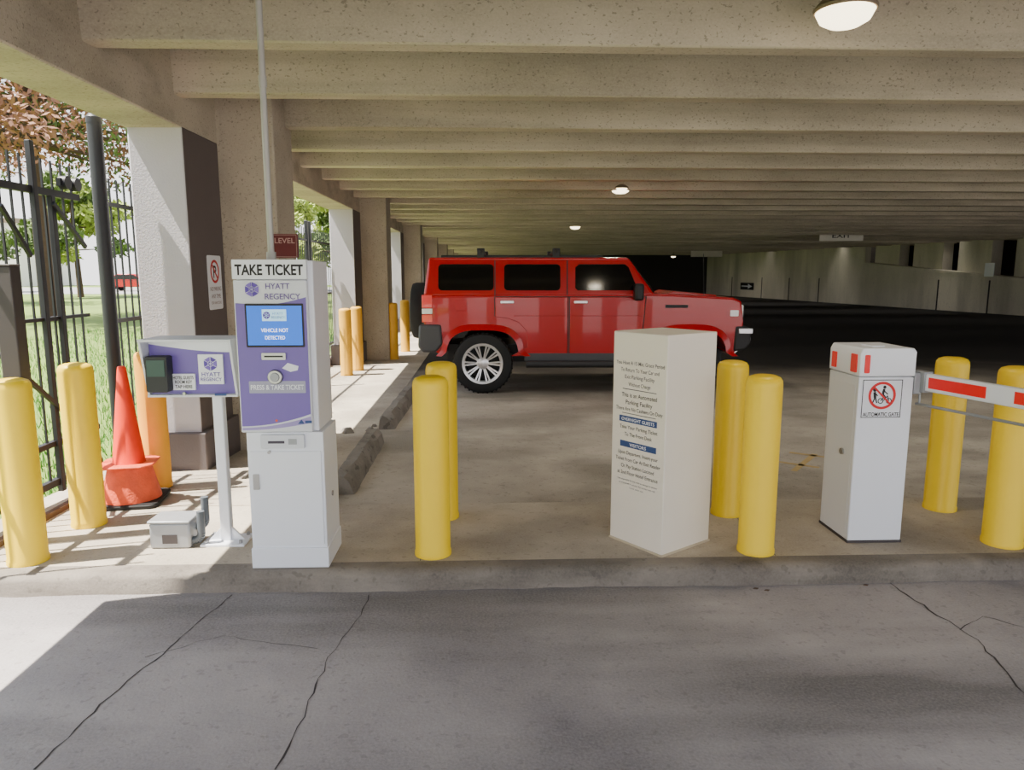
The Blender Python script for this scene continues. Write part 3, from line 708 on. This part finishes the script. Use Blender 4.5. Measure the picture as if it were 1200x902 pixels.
# ---------------------------------------------------------------- red vehicle
rp = at(566,461,FZ); HR = R_(-2.1)
t = thing('off_road_vehicle', 'red boxy four door off road vehicle parked sideways', 'vehicle', (rp.x+.03,rp.y+.93,FZ), HR)
HW = .88; WB = 2.76; WR = .40
def archpts(cx):
    pts = [(cx+.56,.50)]
    for i in range(17):
        a = R_(10+160*i/16); c_, s_ = math.cos(a), math.sin(a)
        e = .66
        pts.append((cx+.485*math.copysign(abs(c_)**e,c_), .42+.43*abs(s_)**e))
    pts.append((cx-.54,.50)); return pts
bod = [(-.74,.62),(-.78,.95),(-.78,1.30),(2.28,1.325),(2.5,1.32),(3.32,1.275),(3.43,1.23),(3.47,.95),(3.45,.62)]+archpts(WB)+[(1.9,.47),(.9,.47)]+archpts(0)
b = MB(); b.prism(bod,-HW,HW); body = b.build('body', M['red'], t, bevel=.03, seg=3)
z0, z1 = 1.29, 1.80; ins = .08
b = MB(); b.add([(-.78,-HW+.01,z0),(2.30,-HW+.01,z0),(2.30,HW-.01,z0),(-.78,HW-.01,z0),(-.71,-HW+ins,z1),(1.93,-HW+ins,z1),(1.93,HW-ins,z1),(-.71,HW-ins,z1)],
  [(0,3,2,1),(4,5,6,7),(0,1,5,4),(1,2,6,5),(2,3,7,6),(3,0,4,7)]); b.build('cabin', M['red'], t, bevel=.035, seg=3)
def sidey(h, s, e): return s*(HW-.01-(ins-.01)*max(0,(h-z0))/(z1-z0)+e)
def sidepanel(name, pts, e0, e1, m, par, s, bevel=0):
    mb = MB(); n = len(pts)
    vs = [(x,sidey(h,s,e0),h) for x,h in pts]+[(x,sidey(h,s,e1),h) for x,h in pts]
    mb.add(vs, [tuple(range(n)),tuple(range(n,2*n))]+[(i,(i+1)%n,n+(i+1)%n,n+i) for i in range(n)])
    return mb.build(name, m, par, bevel=bevel)
def slab(name, pts, e0, e1, m, par, s, bevel=0):
    mb = MB(); mb.prism(pts, s*(HW+e0), s*(HW+e1)); return mb.build(name, m, par, bevel=bevel)
fwin = [(1.26,1.37),(2.0,1.37),(2.04,1.41),(1.93,1.67),(1.88,1.71),(1.28,1.71),(1.23,1.67),(1.23,1.40)]
for s in (-1,1):
    sidepanel('window_glass', rrect(-.58,.15,1.37,1.71,.05), .0,.012, M['glass'], t, s)
    rdoor = [(.38,.50),(1.13,.50),(1.13,1.28),(.17,1.28),(.17,1.02),(.34,1.0),(.48,.95),(.58,.84),(.60,.62)]
    fdoor = [(1.16,.50),(2.08,.50),(2.12,.8),(2.16,1.28),(1.16,1.28)]
    for nm, pts, win in (('rear_door', rdoor, rrect(.29,1.03,1.37,1.71,.05)), ('front_door', fdoor, fwin)):
        slab('door_gap', [(x+(.012 if x > sum(p[0] for p in pts)/len(pts) else -.012), h+(.01 if h > .9 else -.005)) for x,h in pts], -.01,.0015, M['joint'], t, s)
        d = slab(nm, pts, -.005,.010, M['red'], t, s, .008)
        sidepanel('window_glass', win, .0,.014, M['glass'], d, s)
        xm = .33 if nm == 'rear_door' else 1.30
        slab('handle', rrect(xm-.09,xm+.09,1.20,1.235,.012), .01,.04, M['chrome'], d, s, .006)
        slab('crease', [(min(p[0] for p in pts)+(.25 if nm=='rear_door' else .02),1.03),(max(p[0] for p in pts)-.03,1.03),(max(p[0] for p in pts)-.03,1.045),(min(p[0] for p in pts)+(.25 if nm=='rear_door' else .02),1.045)], .008,.016, M['red'], d, s, .004)
    for xa in (.16,1.115): sidepanel('pillar_gap', [(xa,1.30),(xa+.014,1.30),(xa+.014,1.76),(xa,1.76)], .0,.004, M['joint'], t, s)
    for cx in (0,WB):
        ap = archpts(cx); outer = [(cx+(x-cx)*1.15, .42+(h-.42)*1.18 if h > .5 else h) for x,h in ap]
        mb = MB(); n = len(ap)
        for i in range(n-1):
            q = [ap[i],ap[i+1],outer[i+1],outer[i]]
            vs = [(q[0][0],s*(HW+.05),q[0][1]),(q[1][0],s*(HW+.05),q[1][1]),(q[2][0],s*(HW+.025),q[2][1]),(q[3][0],s*(HW+.025),q[3][1])]+[(x,s*(HW-.03),h) for x,h in q]
            mb.add(vs, [(0,1,2,3),(4,5,6,7),(0,1,5,4),(2,3,7,6)])
        mb.build('fender_flare', M['red'], t, ang=50)
    slab('sill', [(.56,.43),(2.2,.43),(2.2,.54),(.56,.54)], -.06,.015, M['clad'], t, s, .01)
    mb = MB(); mb.tube((.58,s*(HW+.09),.40),(2.16,s*(HW+.09),.40),.045,.045,16)
    for x in (.75,1.4,2.0): mb.tube((x,s*(HW+.08),.40),(x,s*(HW-.1),.46),.02,.02,8)
    mb.build('side_step', M['trim'], t)
    mb = MB(); mb.box(1.98,2.10,s*(HW+.05),s*(HW+.22),1.24,1.46); mi = mb.build('mirror', M['black'], t, bevel=.03)
    mb = MB(); mb.bar((2.04,s*(HW-.02),1.27),(2.04,s*(HW+.1),1.29),.06,.05); mb.build('mirror_arm', M['black'], mi)
    mb = MB(); mb.box(-.80,-.66,s*(HW-.12),s*(HW+.012),1.14,1.31); mb.build('tail_lamp', M['lampred'], t, bevel=.006)
    mb = MB(); mb.box(-.80,-.66,s*(HW-.12),s*(HW+.012),1.06,1.13); mb.build('reversing_lamp', M['lens'], t, bevel=.006)
    mb = MB(); mb.box(-.80,-.66,s*(HW-.12),s*(HW+.012),.95,1.05); mb.build('tail_lamp', M['lampred'], t, bevel=.006)
    slab('side_marker', rrect(3.28,3.39,1.03,1.11,.01), -.005,.014, M['lens'], t, s)
    mb = MB(); mb.box(3.38,3.488,s*.60-.2,s*.60+.24,1.00,1.18); mb.build('headlight', M['lens'], t, bevel=.02)
    mb = MB(); mb.tube((3.52,s*.70,.72),(3.60,s*.70,.72),.085,.085,20); mb.build('fog_lamp', M['lens'], t)
    mb = MB(); mb.box(3.40,3.585,s*.90-.02,s*.90+.02,.80,.87); mb.build('bumper_end', M['chrome'], t, bevel=.008)
    mb = MB(); mb.box(2.42,2.72,s*HW-.006,s*HW+.012,1.14,1.18); mb.build('fender_vent', M['trim'], t)
slab('fuel_door', rrect(-.36,-.2,1.10,1.24,.02), -.002,.006, M['red'], t, -1, .003)
mb = MB(); mb.add([(2.27,-.78,1.335),(2.27,.78,1.335),(1.955,.70,1.765),(1.955,-.70,1.765),(2.29,-.78,1.345),(2.29,.78,1.345),(1.975,.70,1.775),(1.975,-.70,1.775)],
  [(0,1,2,3),(4,5,6,7),(0,1,5,4),(1,2,6,5),(2,3,7,6),(3,0,4,7)]); mb.build('windshield', M['glass'], t)
mb = MB(); mb.add([(-.775,-.6,1.36),(-.775,.6,1.36),(-.725,.58,1.70),(-.725,-.58,1.70),(-.79,-.6,1.36),(-.79,.6,1.36),(-.74,.58,1.70),(-.74,-.58,1.70)],
  [(0,1,2,3),(4,5,6,7),(0,1,5,4),(1,2,6,5),(2,3,7,6),(3,0,4,7)]); mb.build('rear_window', M['glass'], t)
mb = MB(); mb.prism([(2.5,1.31),(3.2,1.27),(3.2,1.30),(2.6,1.35)],-.5,.5); mb.build('hood_bulge', M['red'], t, bevel=.015)
mb = MB(); mb.box(3.41,3.488,-.36,.36,.95,1.18); gr = mb.build('grille', M['chrome'], t, bevel=.01)
for i in range(7):
    y = -.30+.10*i; mb = MB(); mb.box(3.46,3.495,y-.032,y+.032,.97,1.16); mb.build('grille_slot', M['black'], gr)
mb = MB(); mb.prism([(3.34,.56),(3.50,.58),(3.57,.66),(3.57,.86),(3.50,.90),(3.36,.90)],-.90,.90); mb.build('front_bumper', M['trim'], t, bevel=.03)
mb = MB(); mb.prism([(3.50,.48),(3.58,.56),(3.62,.8),(3.60,.8),(3.56,.58),(3.48,.5)],-.45,.45); mb.build('skid_bar', M['chrome'], t, bevel=.006)
mb = MB(); mb.prism([(-.86,.62),(-.84,.92),(-.55,.92),(-.53,.66),(-.62,.55),(-.80,.55)],-.92,.92); mb.build('rear_bumper', M['clad'], t, bevel=.03)
mb = MB(); mb.tube((-.9,0,.98),(-.76,0,.98),.06,.06,16); mb.build('spare_mount', M['trim'], t)
Tm = Matrix.Translation((-.92,.0,1.06)) @ Matrix.Rotation(R_(90),4,'Y')
mb = MB(); prof = [(.20,-.10),(.34,-.12),(.385,-.105),(.40,-.06),(.40,.06),(.385,.105),(.34,.12),(.20,.10)]
mb.lathe(prof,40,T=Tm); sp = mb.build('spare_tyre', M['rubber'], t)
mb = MB(); mb.lathe([(0,-.07),(.12,-.08),(.20,-.105),(.23,-.105)],32,T=Tm); mb.lathe([(0,.07),(.12,.08),(.2,.105)],32,T=Tm); mb.build('spare_cover', M['trim'], sp)
mb = MB()
for x in (-.02,.98):
    mb.tube((x,-.82,1.88),(x,.82,1.88),.02,.02,12)
    for y in (-.74,.74): mb.box(x-.05,x+.05,y-.04,y+.04,1.78,1.92)
for y in (-.72,.72): mb.box(-.55,1.6,y-.02,y+.02,1.795,1.83)
mb.build('roof_rack', M['trim'], t, bevel=.01)
mb = MB(); mb.tube((3.0,-.6,1.25),(2.97,-.6,1.85),.004,.003,6); mb.build('antenna', M['black'], t)
mb = MB(); mb.box(-.5,3.3,-.5,.5,.38,.62); mb.box(-.08,.08,-.75,.75,.33,.47); mb.box(WB-.08,WB+.08,-.75,.75,.33,.47); mb.build('chassis', M['black'], t)
for cx in (0,WB):
    for s in (-1,1):
        Tm = Matrix.Translation((cx,s*.80,WR)) @ Matrix.Rotation(R_(90)*(1 if s < 0 else -1),4,'X')
        mb = MB()
        mb.lathe([(.262,-.12),(.33,-.13),(.385,-.11),(.402,-.07),(.402,.07),(.385,.11),(.34,.13),(.268,.126),(.260,.10),(.262,-.12)],48,T=Tm)
        for i in range(40):
            a = 2*math.pi*i/40; mb.M = Tm @ Matrix.Rotation(a,4,'Z'); mb.box(.396,.408,-.012,.012,-.11,.11)
        mb.M = Matrix.Identity(4)
        w = mb.build('wheel', M['rubber'], t)
        mb = MB(); mb.lathe([(.276,.122),(.272,.134),(.240,.126),(.230,.06),(.225,-.06),(0,-.06)],40,T=Tm,mi=[0,0,0,1,1]); mb.build('rim', [M['chrome'],M['black']], w)
        mb = MB()
        for i in range(10):
            for da in (-.09,.09):
                a = 2*math.pi*i/10+da; mb.M = Tm @ Matrix.Rotation(a,4,'Z'); mb.add([(.05,-.009,.055),(.05,.009,.055),(.245,-.014,.10),(.245,.014,.10),(.05,-.008,.085),(.05,.008,.085),(.245,-.010,.122),(.245,.010,.122)],[(0,1,3,2),(4,6,7,5),(0,2,6,4),(1,5,7,3),(0,4,5,1),(2,3,7,6)])
        mb.M = Matrix.Identity(4); mb.lathe([(.075,.05),(.08,.09),(.055,.10),(0,.105)],28,T=Tm); mb.build('spokes', M['chrome'], w)

# ---------------------------------------------------------------- signs and ceiling lights
q0 = atx(241,330,-2.232); q1 = atx(262,330,-2.232); zt = atx(251,300,-2.232).z; zb = atx(251,362,-2.232).z
cy = (q0.y+q1.y)/2; wd = .30; ht = .44; zc = (zt+zb)/2
t = thing('no_parking_sign', 'white no parking sign on the side of the nearest pier', 'sign', (-2.229,cy,zc), R_(90))
b = MB(); b.prism(rrect(-wd/2,wd/2,-ht/2,ht/2,.02),0,.004); pl = b.build('plate', M['white'], t)
b = MB(); ring(b,0,.09,.075,.095,-.002,0,32); b.bar((-.055,-.001,.145),(.055,-.001,.035),.002,.018,up=(1,0,0)); b.build('prohibition_ring', mat('sign_red2',(190,30,30),.5), t)
lettering([('P',0,.09,.10,.07)], M['ink'], t, -.0008, bold=.02)
lettering([('NO PARKING',0,-.05,.035,.24),('ANY TIME',0,-.11,.035,.2),('TOW AWAY ZONE',0,-.165,.022,.22)], M['darkred'], t, -.0015)
q = aty(331,288,6.38); t = thing('level_sign', 'dark red LEVEL sign on the beige column behind ticket machine', 'sign', (q.x+.02,6.395,q.z))
b = MB(); b.box(-.11,.11,-.012,.0,-.10,.10); b.build('plate', M['darkred'], t)
lettering([('LEVEL',0,.045,.045,.17)], mat('sign_pink',(176,140,136),.6), t, -.0135, bold=.01)
b = MB(); b.box(-.1,.1,-.0135,-.012,.089,.093); b.box(-.1,.1,-.0135,-.012,-.093,-.089); b.box(-.1,-.096,-.0135,-.012,-.09,.09); b.box(.096,.1,-.0135,-.012,-.09,.09); b.build('border', mat('sign_line',(150,120,116),.6), t)
q = aty(986,277,25.0); t = thing('exit_sign', 'wide dull white EXIT board hanging from the ceiling beams', 'sign', (q.x,25.0,q.z))
b = MB(); b.box(-.76,.76,-.02,.02,-.15,.15); b.build('board', mat('exit_board',(206,200,188),.6), t)
lettering([('EXIT',0,.03,.15,.66)], M['ink'], t, -.022, bold=.015)
for x in (-.6,.6): b = MB(); b.tube((x,0,.14),(x,0,ZS-q.z),.01,.01,6); b.build('hanger', M['iron'], t)
q = aty(828,297,44.0); t = thing('hanging_board', 'small pale board hanging deep in the garage near the far wall', 'sign', (q.x,44.0,q.z))
b = MB(); b.box(-.95,.95,-.02,.02,-.2,.2); b.build('board', M['cream'], t)
for x in (-.7,.7): b = MB(); b.tube((x,0,.15),(x,0,ZS-q.z),.01,.01,6); b.build('hanger', M['iron'], t)

def clight(px, py, Y, label, pw=60):
    q = aty(px,py,Y); q.z = min(q.z, 3.0)
    t = thing('ceiling_light', label, 'light', q, 0, 'ceiling lights')
    b = MB(); b.lathe([(.155,.035),(.16,.05),(.12,.10),(.10,.12),(0,.12)],32); b.build('housing', M['fixture'], t)
    b = MB(); b.lathe([(0,-.045),(.08,-.035),(.125,-.01),(.148,.035),(0,.036)],32); b.build('diffuser', M['lamp'], t, ang=60)
    b = MB(); b.tube((0,0,.11),(0,0,ZS-q.z+.01),.015,.015,10); b.build('stem', M['fixture'], t)
    ld = bpy.data.lights.new('lamp','AREA'); ld.shape = 'DISK'; ld.size = .25; ld.energy = pw; ld.color = (1,.88,.68)
    lo = bpy.data.objects.new('bulb', ld); C.objects.link(lo); lo.parent = t; lo.location = (0,0,-.06)
clight(990,22,4.0,'nearest bright ceiling light at top right, below the first beam',pw=12)
clight(727,224,11.75,'ceiling light above the red vehicle hood',pw=40)
clight(674,267,20.9,'ceiling light farther in, above the red vehicle roof',pw=40)
clight(789,301,46,'faint farthest ceiling light near the back wall',pw=50)
# added fill lights hidden between the beams, brightening the garage from above
for k, (bi, pw) in enumerate(((5,50),(6,50),(7,44),(9,34),(12,24),(16,20),(20,30),(25,60),(31,90),(37,50))):
    y = BY[bi]+.605
    ld = bpy.data.lights.new('fill_light','AREA'); ld.shape = 'RECTANGLE'; ld.size = 22; ld.size_y = .3; ld.energy = pw; ld.color = (1,.95,.86); ld.spread = R_(100)
    lo = bpy.data.objects.new('fill_light', ld); C.objects.link(lo); lo.location = (9.5,y,ZS-.04)

for i,(px,py) in enumerate(((880,687),(893,689),(1008,683),(62,690))):
    q = at(px,py,FZ); b = MB(); b.prism([(0,0),(.012,.008),(.03,.004),(.018,-.008)],0,.003,plane='xy'); o = b.build('dry_leaf', M['wood']); o.location = (q.x,q.y-.03,FZ+.001)
    tag(o, ['tiny dry leaf at the curb foot below the front middle bollard','second tiny dry leaf beside the first at the curb foot','tiny dry leaf at the curb foot below the gate box','tiny dry leaf at the curb foot by left edge bollard'][i], 'leaf')

# ---------------------------------------------------------------- light
w = bpy.data.worlds.new('World'); bpy.context.scene.world = w; w.use_nodes = True
nt = w.node_tree; bg = nt.nodes['Background']
tc = nt.nodes.new('ShaderNodeTexCoord'); sp_ = nt.nodes.new('ShaderNodeSeparateXYZ'); rm = nt.nodes.new('ShaderNodeValToRGB')
nt.links.new(tc.outputs['Generated'], sp_.inputs[0]); nt.links.new(sp_.outputs['Z'], rm.inputs['Fac'])
rm.color_ramp.elements[0].color = (1,.98,.97,1); rm.color_ramp.elements[0].position = 0
rm.color_ramp.elements[1].color = (.62,.74,.95,1); rm.color_ramp.elements[1].position = .8
nt.links.new(rm.outputs[0], bg.inputs['Color']); bg.inputs['Strength'].default_value = 2.6
sd = bpy.data.lights.new('sun','SUN'); sd.energy = 24; sd.angle = R_(.5); sd.color = (1,.93,.82)
so = bpy.data.objects.new('sun', sd); C.objects.link(so)
so.rotation_euler = Vector((.48,.12,-1)).to_track_quat('-Z','Y').to_euler(); so.location = (-8,0,15)
cd_ = bpy.data.cameras.new('camera'); cam = bpy.data.objects.new('camera', cd_); C.objects.link(cam)
cd_.sensor_width = 36; cd_.lens = F/1200*36; cd_.clip_end = 500
cam.location = (0,0,CAMZ); cam.rotation_euler = (R_(90)-PITCH, 0, -YAW)
bpy.context.scene.camera = cam
